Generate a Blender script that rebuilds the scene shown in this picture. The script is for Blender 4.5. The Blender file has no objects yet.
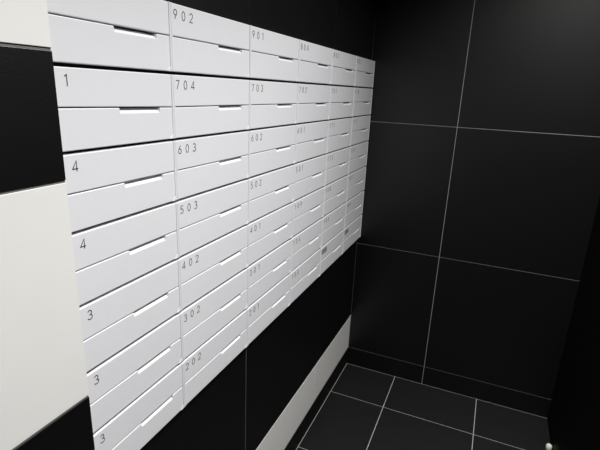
import bpy, bmesh, math, random
from mathutils import Vector, Matrix

random.seed(4)
scene = bpy.context.scene
C = scene.collection

U = 0.118                      # one mailbox row, metres
FLOOR = 13.2275                # mailbox top edge above the floor, in rows
def zz(v): return (v + FLOOR) * U

# ------------------------------------------------------------------ camera
CAM = Vector((4.66 * U, 0.596 * U, zz(-1.1475)))
yaw, pitch, roll = 0.3951, -0.2905, 0.0436
fwd = Vector((-math.sin(yaw) * math.cos(pitch), math.cos(yaw) * math.cos(pitch), math.sin(pitch)))
right = Vector((math.cos(yaw), math.sin(yaw), 0.0))
up = right.cross(fwd)
r2 = right * math.cos(roll) + up * math.sin(roll)
u2 = -right * math.sin(roll) + up * math.cos(roll)
cam_data = bpy.data.cameras.new('camera')
cam_data.sensor_fit = 'HORIZONTAL'
cam_data.sensor_width = 36.0
cam_data.lens = 453.46 / 600.0 * 36.0
cam_data.clip_start = 0.01
cam = bpy.data.objects.new('camera', cam_data)
C.objects.link(cam)
M = Matrix((r2, u2, -fwd)).transposed().to_4x4()
M.translation = CAM
cam.matrix_world = M
scene.camera = cam

# ------------------------------------------------------------------ world, lamps, exposure
world = bpy.data.worlds.new('world')
scene.world = world
world.use_nodes = True
world.node_tree.nodes['Background'].inputs[0].default_value = (0.75, 0.8, 0.9, 1)
world.node_tree.nodes['Background'].inputs[1].default_value = 0.0

def area(name, loc, size, power, color, target=None, spread=180):
    d = bpy.data.lights.new(name, 'AREA')
    d.shape = 'DISK'; d.size = size
    d.energy = power; d.color = color
    d.spread = math.radians(spread)
    o = bpy.data.objects.new(name, d); C.objects.link(o)
    o.location = loc
    t = Vector(target) if target else Vector((loc[0], loc[1], 0))
    o.rotation_euler = (t - Vector(loc)).to_track_quat('-Z', 'Y').to_euler()
    return o
area('ceiling_downlight', (0.88, 1.20, 2.40), 0.16, 23, (1.0, 0.985, 0.97), spread=130)
area('ceiling_downlight_rear', (0.85, 0.30, 2.40), 0.30, 16.5, (1.0, 0.985, 0.97), spread=110)

scene.view_settings.view_transform = 'Standard'
scene.view_settings.look = 'None'
scene.view_settings.gamma = 1.0
scene.view_settings.use_curve_mapping = False
scene.view_settings.exposure = 0.0

# ------------------------------------------------------------------ materials
def mat(name, color, rough=0.5, spec=0.5, noise=0.0, nscale=30, bump=0.0, bscale=200, metallic=0.0):
    m = bpy.data.materials.new(name); m.use_nodes = True
    nt = m.node_tree; b = nt.nodes['Principled BSDF']
    b.inputs['Roughness'].default_value = rough
    b.inputs['Specular IOR Level'].default_value = spec
    b.inputs['Metallic'].default_value = metallic
    b.inputs['Base Color'].default_value = (*color, 1)
    tc = nt.nodes.new('ShaderNodeTexCoord')
    if noise:
        n = nt.nodes.new('ShaderNodeTexNoise'); n.inputs['Scale'].default_value = nscale
        n.inputs['Detail'].default_value = 6
        nt.links.new(tc.outputs['Object'], n.inputs['Vector'])
        mx = nt.nodes.new('ShaderNodeMix'); mx.data_type = 'RGBA'
        mx.inputs[6].default_value = (*[c * (1 - noise) for c in color], 1)
        mx.inputs[7].default_value = (*[min(1, c * (1 + noise)) for c in color], 1)
        nt.links.new(n.outputs['Fac'], mx.inputs[0])
        nt.links.new(mx.outputs[2], b.inputs['Base Color'])
    if bump:
        n2 = nt.nodes.new('ShaderNodeTexNoise'); n2.inputs['Scale'].default_value = bscale
        n2.inputs['Detail'].default_value = 3
        nt.links.new(tc.outputs['Object'], n2.inputs['Vector'])
        bp = nt.nodes.new('ShaderNodeBump'); bp.inputs['Strength'].default_value = bump
        bp.inputs['Distance'].default_value = 0.001
        nt.links.new(n2.outputs['Fac'], bp.inputs['Height'])
        nt.links.new(bp.outputs['Normal'], b.inputs['Normal'])
    return m

M_black = mat('black_porcelain_tile', (0.0018, 0.0018, 0.0019), 0.41, 0.6, 0.25, 14, 0.15, 260)
M_floor = mat('black_floor_tile', (0.006, 0.006, 0.0062), 0.6, 0.3, 0.45, 22, 0.3, 180)
M_white = mat('white_wall_tile', (0.81, 0.81, 0.785), 0.45, 0.4, 0.02, 20)
M_grout = mat('pale_grout', (0.36, 0.355, 0.34), 0.9, 0.2, 0.15, 90)
M_dgrout = mat('dark_grout', (0.03, 0.03, 0.03), 0.9, 0.2, 0.15, 90)
M_ggrout = mat('grey_grout', (0.16, 0.155, 0.15), 0.9, 0.2, 0.15, 90)
M_door = mat('black_panel', (0.002, 0.002, 0.002), 0.6, 0.12, 0.2, 14)
M_ceil = mat('ceiling_paint', (0.75, 0.75, 0.73), 0.9, 0.2, 0.03, 6)
M_box = mat('white_powder_coat', (0.785, 0.787, 0.815), 0.42, 0.4, 0.015, 40, 0.12, 900)
M_in = mat('shaded_box_interior', (0.4, 0.4, 0.41), 0.7, 0.2, 0.1, 40)  # greyer than the coat: shade inside the slots put into the colour
M_ink = mat('black_lettering', (0.015, 0.015, 0.018), 0.6, 0.3, 0.05, 40)
M_plate = mat('grey_plate', (0.28, 0.28, 0.285), 0.5, 0.4, 0.1, 40)
M_gap_shade = mat('black_gap_shade', (0.008, 0.008, 0.008), 0.8, 0.1, 0.1, 40)  # near black, shade of row gaps and niche put into the colour
M_stop = mat('pale_rubber', (0.72, 0.70, 0.62), 0.45, 0.5, 0.05, 60)
M_metal = mat('brushed_metal', (0.5, 0.5, 0.5), 0.3, 0.5, 0.05, 60, metallic=1.0)

# ------------------------------------------------------------------ helpers
def add_box(bm, x0, x1, y0, y1, z0, z1, mi=0, bev=0.0):
    vs = [bm.verts.new((x, y, z)) for x in (x0, x1) for y in (y0, y1) for z in (z0, z1)]
    idx = [(0, 1, 3, 2), (4, 6, 7, 5), (0, 4, 5, 1), (2, 3, 7, 6), (0, 2, 6, 4), (1, 5, 7, 3)]
    fs = [bm.faces.new([vs[i] for i in f]) for f in idx]
    for f in fs: f.material_index = mi
    if bev:
        es = list({e for f in fs for e in f.edges})
        r = bmesh.ops.bevel(bm, geom=es, offset=bev, segments=2, affect='EDGES', profile=0.5)
        for f in r['faces']: f.material_index = mi
    return fs

def obj(name, bm, mats, parent=None, smooth=False):
    bmesh.ops.recalc_face_normals(bm, faces=bm.faces[:])
    me = bpy.data.meshes.new(name); bm.to_mesh(me); bm.free()
    for m in (mats if isinstance(mats, (list, tuple)) else [mats]): me.materials.append(m)
    if smooth:
        for p in me.polygons: p.use_smooth = True
    o = bpy.data.objects.new(name, me); C.objects.link(o)
    if parent: o.parent = parent
    return o

def structure(name, bm, mats):
    o = obj(name, bm, mats); o['kind'] = 'structure'; return o

def tiled(bm, axis, plane, sign, us, vs, joint, mat_of, t=0.002, skip=None):
    """Tiles with real grout joints on a plane. axis 'x': u=y, v=z ; 'y': u=x, v=z ; 'z': u=x, v=y."""
    for i in range(len(us) - 1):
        for j in range(len(vs) - 1):
            if skip and skip(i, j): continue
            j0 = joint / 2
            u0, u1, v0, v1 = us[i] + j0, us[i + 1] - j0, vs[j] + j0, vs[j + 1] - j0
            a, b = sorted((plane, plane - sign * t))
            mi = mat_of(i, j)
            if axis == 'x': add_box(bm, a, b, u0, u1, v0, v1, mi, 0.0006)
            elif axis == 'y': add_box(bm, u0, u1, a, b, v0, v1, mi, 0.0006)
            else: add_box(bm, u0, u1, v0, v1, a, b, mi, 0.0006)

# ------------------------------------------------------------------ dimensions
W = 2.3922 * U
YL = 18.4416 * U               # far end of the mailbox bank
YB = YL + 0.005                # back wall
Y0 = YL - 6 * W                # near end of the bank
XW = -0.1358 * U               # tiled wall beside the mailboxes
XR = 8.1682 * U
XN = 0.4201 * U                # near pier face
YN = Y0 - 0.002
YP = YN + 0.0012               # the pier face laps a little over the first mailboxes
H = 0.957 * U
PITCH = 1.0057 * U
ZTOP = zz(0)
ROWDZ = [-0.010, -0.009, -0.003, 0, 0, -0.008, -0.012]
ZB = [ZTOP - k * PITCH - H + ROWDZ[k] * U for k in range(7)]      # bottom edge of each row
ZBOT = ZB[6]
CEIL = 2.42
YF = -1.90                     # wall behind the camera
G = 0.0015                     # how far grout sits behind the tile face
DEPTH = 0.20
BACKX = -0.26

# ------------------------------------------------------------------ setting
bm = bmesh.new()
add_box(bm, BACKX, XR + 0.1, YF - 0.1, YB + 0.1, -0.08, -G, 0)
fu = [XW] + [(2.1029 + 3.4266 * k) * U for k in range(2)] + [XR + 0.003]
fv = [YB]
y = 16.2274 * U
while y > YF: fv.append(y); y -= 3.4287 * U
fv.append(YF); fv = fv[::-1]
tiled(bm, 'z', 0.0, 1, fu, fv, 0.0035, lambda i, j: 1)
structure('floor', bm, [M_grout, M_floor])

bm = bmesh.new()
add_box(bm, BACKX, XR + 0.1, YF - 0.1, YB + 0.1, CEIL, CEIL + 0.08)
structure('ceiling', bm, M_ceil)

SK = 0.1021
# back wall
bm = bmesh.new()
add_box(bm, BACKX, XR + 0.1, YB + G, YB + 0.1, 0.0, CEIL)
bu = [XW - 0.003, 3.2794 * U, XR + 0.003]
bv = [SK, 0.6967, 1.2970, 1.8973, CEIL]
tiled(bm, 'y', YB, -1, [XW - 0.0008, bu[1], bu[2]], bv, 0.0025, lambda i, j: 1)
structure('wall_back', bm, [M_grout, M_black])
bm = bmesh.new()
tiled(bm, 'y', YB, -1, bu, [0.0, SK], 0.0025, lambda i, j: 0, t=0.0014)
structure('baseboard_back', bm, [M_black])

# left wall round the mailbox niche
bm = bmesh.new()
add_box(bm, BACKX, XW - G, YN, YB, 0.0, ZBOT - 0.001)
add_box(bm, BACKX, XW - G, YN, YB, ZTOP + 0.001, CEIL)
add_box(bm, BACKX, -DEPTH - 0.01, YN, YB, ZBOT - 0.001, ZTOP + 0.001, 3)
lu = [YN, (14.1644 - 5.1) * U, 14.1644 * U, YB]
lz = [SK, zz(-10.7326), ZBOT - 0.001]
tiled(bm, 'x', XW, 1, lu, lz, 0.0022, lambda i, j: 2 if j == 0 else 1)
add_box(bm, XW - 0.0019, XW - 0.0011, YN, YB, SK, ZBOT - 0.002, 0)
tiled(bm, 'x', XW, 1, lu, [ZTOP + 0.001, 2.095, CEIL], 0.0022, lambda i, j: 1)
structure('wall_left', bm, [M_grout, M_black, M_white, M_gap_shade])
bm = bmesh.new()
tiled(bm, 'x', XW, 1, lu, [0.0, SK], 0.002, lambda i, j: 0, t=0.0014)
structure('baseboard_left', bm, [M_black])

# added black strips paint shade into the row gaps, set back from the fronts
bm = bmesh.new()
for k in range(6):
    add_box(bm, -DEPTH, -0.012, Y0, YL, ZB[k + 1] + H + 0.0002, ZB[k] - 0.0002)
structure('gap_shade_1', bm, [M_gap_shade])

# near pier, standing proud of the mailboxes, white and black bands
bm = bmesh.new()
add_box(bm, BACKX, 0.0035, YF, YN - 0.0005, 0.0, CEIL)
add_box(bm, 0.0035, XN - G, YF, YP - 0.0005, 0.0, CEIL)
nz = [0.0, 0.325, 0.6520, 0.9742, 1.2993, 1.4586, 1.7840, 2.109, CEIL]
white = {3, 5, 7}
nu = [YF, YP - 1.62, YP - 0.81, YP + 0.0018]
tiled(bm, 'x', XN, 1, nu, nz, 0.0036, lambda i, j: 2 if j in white else 1)
structure('wall_near', bm, [M_ggrout, M_black, M_white])

# right wall
bm = bmesh.new()
add_box(bm, XR + G, XR + 0.1, YF, YB, 0.0, CEIL)
ru = [YF, YB - 3.0, YB - 2.4, YB - 1.8, YB - 1.2, YB - 0.6, YB + 0.001]
ru = [y for y in ru if y >= YF]
tiled(bm, 'x', XR, -1, ru, [0.0, SK] + bv[1:], 0.0022, lambda i, j: 1)
structure('wall_right', bm, [M_dgrout, M_door])

# wall behind the camera
bm = bmesh.new()
add_box(bm, BACKX, XR + 0.1, YF - 0.1, YF, 0.0, CEIL)
structure('wall_front', bm, M_ceil)

# ------------------------------------------------------------------ mailboxes
BW = W - 0.0003                # one mailbox
RIM = 0.0042
MIDZ = H - 0.478 * U           # seam between flap and door
T = 0.010                      # leaf thickness

def loft(bm, secs, xb, c, mi=0):
    """secs: (y, z0, zfront, zback) cross sections in x/z joined along y."""
    rings = []
    for (y, z0, zf, zb) in secs:
        pts = [(xb, z0), (-c, z0), (-c * 0.3, z0 + c * 0.3), (0, z0 + c), (0, zf - c), (-c * 0.3, zf - c * 0.3), (-c, zf), (xb, zb)]
        rings.append([bm.verts.new((px, y, pz)) for px, pz in pts])
    n = len(rings[0])
    for a, b in zip(rings, rings[1:]):
        for i in range(n):
            bm.faces.new((a[i], a[(i + 1) % n], b[(i + 1) % n], b[i]))
    bm.faces.new(rings[0]); bm.faces.new(rings[-1][::-1])

def body_mesh():
    bm = bmesh.new()
    back = -0.045
    add_box(bm, -DEPTH, back, 0, BW, 0, H, 1)
    p = 0.0014
    add_box(bm, back, p, 0, RIM, 0, H, 0, 0.0011)
    add_box(bm, back, p, BW - RIM, BW, 0, H, 0, 0.0011)
    add_box(bm, back, -T - 0.001, RIM, BW - RIM, 0, 0.0012, 0)
    add_box(bm, back, -T - 0.001, RIM, BW - RIM, H - 0.0012, H, 0)
    # little corner gusset at the bottom right
    s = 0.008
    tri = [(BW - RIM, 0.0003), (BW - RIM - s, 0.0003), (BW - RIM, s)]
    a = [bm.verts.new((-0.003, y, z)) for y, z in tri]
    b = [bm.verts.new((0.0010, y, z)) for y, z in tri]
    bm.faces.new(a); bm.faces.new(b[::-1])
    for i in range(3): bm.faces.new((a[i], a[(i + 1) % 3], b[(i + 1) % 3], b[i]))
    return bm

def flap_mesh(tl=0.0, tr=0.0):
    bm = bmesh.new()
    y0, y1 = RIM + 0.0013, BW - RIM - 0.0004
    z0 = MIDZ + 0.0009
    c = 0.0013
    ra, rb = z0 + tl * U, z0 + tr * U
    loft(bm, [(y0, ra + c, H - c, H - c), (y0 + c, ra, H, H), (y1 - c, rb, H, H), (y1, rb + c, H - c, H - c)], -T, c)
    return bm

def door_mesh(tl=0.0, tr=0.0):
    bm = bmesh.new()
    y0, y1 = RIM + 0.0003, BW - RIM - 0.0003
    zt = MIDZ - 0.0009
    c = 0.0013
    na, nb = 0.531 * W, 0.869 * W
    d, e = 0.062 * U, 0.006 * U
    S = lambda y: zt + (tl + (tr - tl) * (y - y0) / (y1 - y0)) * U
    loft(bm, [(y0, c, S(y0) - c, S(y0) - c), (y0 + c, 0, S(y0), S(y0)), (na, 0, S(na), S(na)), (na + 0.0015, 0, S(na) - d, S(na) - e),
              (nb - 0.0015, 0, S(nb) - d, S(nb) - e), (nb, 0, S(nb), S(nb)), (y1 - c, 0, S(y1), S(y1)), (y1, c, S(y1) - c, S(y1) - c)], -T, c)
    return bm

def arc(cx, cy, rx, ry, a0, a1, n=14):
    return [(cx + rx * math.cos(math.radians(a0 + (a1 - a0) * i / n)), cy + ry * math.sin(math.radians(a0 + (a1 - a0) * i / n))) for i in range(n + 1)]

GL = {   # strokes in a 0..0.62 by 0..1 cell
 '0': [arc(.31, .5, .27, .5, 90, 450, 26)],
 '1': [[(.14, .84), (.36, 1.0), (.36, 0)]],
 '2': [arc(.31, .72, .26, .28, 170, -32) + [(.03, 0), (.60, 0)]],
 '3': [arc(.29, .75, .23, .25, 155, -90, 14) + arc(.29, .25, .28, .26, 88, -155, 16)],
 '4': [[(.48, 0), (.48, 1.0), (.02, .25), (.62, .25)]],
 '5': [[(.54, 1.0), (.16, 1.0), (.10, .56)] + arc(.28, .31, .28, .31, 125, -150, 16)],
 '6': [[(.44, 1.0), (.09, .44)], arc(.31, .29, .27, .29, 0, 360, 24)],
 '7': [[(.04, 1.0), (.58, 1.0), (.18, 0)]],
 '8': [arc(.31, .76, .21, .24, 0, 360, 20), arc(.31, .27, .27, .27, 0, 360, 22)],
 '9': [[(.18, 0), (.53, .56)], arc(.31, .71, .27, .29, 0, 360, 24)],
}

def ribbon(bm, pts, w, x0, x1):
    """A stroke of width w, raised from x0 to x1, drawn in the y/z plane."""
    P = [Vector((a, b)) for a, b in pts]
    closed = (P[0] - P[-1]).length < 1e-6
    if closed: P = P[:-1]
    n = len(P); L, R = [], []
    for i in range(n):
        if closed: pa, pb = P[i - 1], P[(i + 1) % n]
        else: pa, pb = P[max(i - 1, 0)], P[min(i + 1, n - 1)]
        d1 = (P[i] - pa); d2 = (pb - P[i])
        if d1.length < 1e-9: d1 = d2
        if d2.length < 1e-9: d2 = d1
        d1 = d1.normalized(); d2 = d2.normalized()
        t = (d1 + d2)
        t = t.normalized() if t.length > 1e-6 else d1
        nn = Vector((-t.y, t.x))
        k = 1 / max(0.5, abs(nn.dot(Vector((-d1.y, d1.x)))))
        L.append(P[i] + nn * w / 2 * k); R.append(P[i] - nn * w / 2 * k)
    V = [[bm.verts.new((x, p.x, p.y)) for x in (x0, x1)] for p in L]
    Q = [[bm.verts.new((x, p.x, p.y)) for x in (x0, x1)] for p in R]
    rng = range(n) if closed else range(n - 1)
    for i in rng:
        j = (i + 1) % n
        bm.faces.new((V[i][1], V[j][1], Q[j][1], Q[i][1]))
        bm.faces.new((V[i][0], V[j][0], V[j][1], V[i][1]))
        bm.faces.new((Q[i][0], Q[i][1], Q[j][1], Q[j][0]))
    if not closed:
        for i in (0, n - 1): bm.faces.new((V[i][0], V[i][1], Q[i][1], Q[i][0]))

def number_mesh(text, dy=0.0):
    bm = bmesh.new()
    hh = 0.128 * U
    zc = H - 0.145 * U
    for q, ch in enumerate(text):
        yc = (0.117 + dy + 0.194 * q) * U
        for st in GL[ch]:
            ribbon(bm, [(yc + (a - .31) * hh * 1.05, zc + (b - .5) * hh) for a, b in st], 0.0013, 0.0001, 0.0004)
    return bm

NUM = [['903', '902', '901', '804', '803', '802'],
       ['801', '704', '703', '702', '701', '110'],
       ['604', '603', '602', '601', '111', '112'],
       ['504', '503', '502', '501', '113', '114'],
       ['403', '402', '401', '109', '108', '107'],
       ['303', '302', '301', '106', '105', '104'],
       ['203', '202', '201', '103', None, None]]
ROWS = ['top row', 'second row from the top', 'third row from the top', 'middle row', 'third row from the bottom',
        'second row from the bottom', 'bottom row']

def label_for(k, j):
    row = ROWS[k]
    if j == 0:
        digit = NUM[k][0][-1]
        if k == 0: return 'white mailbox beside the white pier tile, top row, its number cut off by the frame'
        return 'white mailbox beside the near pier, %s, only digit %s in view' % (row, digit)
    if j <= 2 or (k < 4 and j == 3):
        return 'white mailbox numbered %s in the %s of the bank' % (NUM[k][j], row)
    if j == 3: return 'white mailbox right of number %s in the %s of the bank' % (NUM[k][2], row)
    plate = ' with dark plate' if k == 6 else ''
    if j == 4: return 'narrow-looking white mailbox%s, second column from the back wall, %s' % (plate, row)
    return 'white mailbox%s at the far end against the black back wall, %s' % (plate, row)

root = bpy.data.objects.new('mailbox', None); C.objects.link(root)
root['category'] = 'mailbox'; root['group'] = 'mailboxes in the wall bank'
body0 = obj('body', body_mesh(), [M_box, M_in], root)
flap0 = obj('mail_flap', flap_mesh(), [M_box], root)
door0 = obj('door', door_mesh(), [M_box], root)
def slab_data(name, bm):
    bmesh.ops.recalc_face_normals(bm, faces=bm.faces[:])
    me = bpy.data.meshes.new(name); bm.to_mesh(me); bm.free()
    me.materials.append(M_box)
    return me
base_flap, base_door = flap0.data, door0.data
top_flap, top_door = slab_data('mail_flap', flap_mesh(0.020, 0.020)), slab_data('door', door_mesh(0.020, 0.020))
first = True
for j in range(6):
    for k in range(7):
        if first:
            r, b, f, d = root, body0, flap0, door0; first = False
        else:
            r = root.copy(); C.objects.link(r)
            b, f, d = body0.copy(), flap0.copy(), door0.copy()
            f.data, d.data = base_flap, base_door
            for c in (b, f, d): C.objects.link(c); c.parent = r
        if k == 0: f.data, d.data = top_flap, top_door
        if (k, j) == (1, 0):           # this seam runs a little askew
            f.data = slab_data('mail_flap', flap_mesh(0.030)); d.data = slab_data('door', door_mesh(0.030))
        r.location = (0, Y0 + j * W + 0.00015, ZB[k])
        r['label'] = label_for(k, j)
        t = NUM[k][j]
        if t:
            o = obj('number', number_mesh(t, -0.022 if j == 0 else 0.0), M_ink, f)
            o['label'] = 'black number lettering'
        else:
            bm = bmesh.new()
            add_box(bm, 0.0001, 0.0009, 0.05 * U, 0.52 * U, H - 0.24 * U, H - 0.07 * U, 0, 0.0003)
            o = obj('name_plate', bm, M_plate, f)
            o['label'] = 'small dark grey name plate'

# ------------------------------------------------------------------ pale door stop on the floor by the right wall
st = bpy.data.objects.new('door_stop', None); C.objects.link(st)
st['label'] = 'small pale door stop on the black floor at the foot of the right wall'
st['category'] = 'door stop'
st.location = (XR - 0.0138, 1.955, 0.0)
def lathe(prof, seg=28):
    bm = bmesh.new(); rings = []
    for r_, z_ in prof:
        rings.append([bm.verts.new((r_ * math.cos(2 * math.pi * i / seg), r_ * math.sin(2 * math.pi * i / seg), z_)) for i in range(seg)])
    for a, b in zip(rings, rings[1:]):
        for i in range(seg): bm.faces.new((a[i], a[(i + 1) % seg], b[(i + 1) % seg], b[i]))
    bm.faces.new(rings[0][::-1]); bm.faces.new(rings[-1])
    return bm
obj('base', lathe([(0.0135, 0), (0.0135, 0.003), (0.012, 0.005), (0.010, 0.006)]), M_metal, st, True)
obj('bumper', lathe([(0.010, 0.0055), (0.012, 0.010), (0.012, 0.024), (0.010, 0.029), (0.006, 0.032), (0.002, 0.033)]), M_stop, st, True)
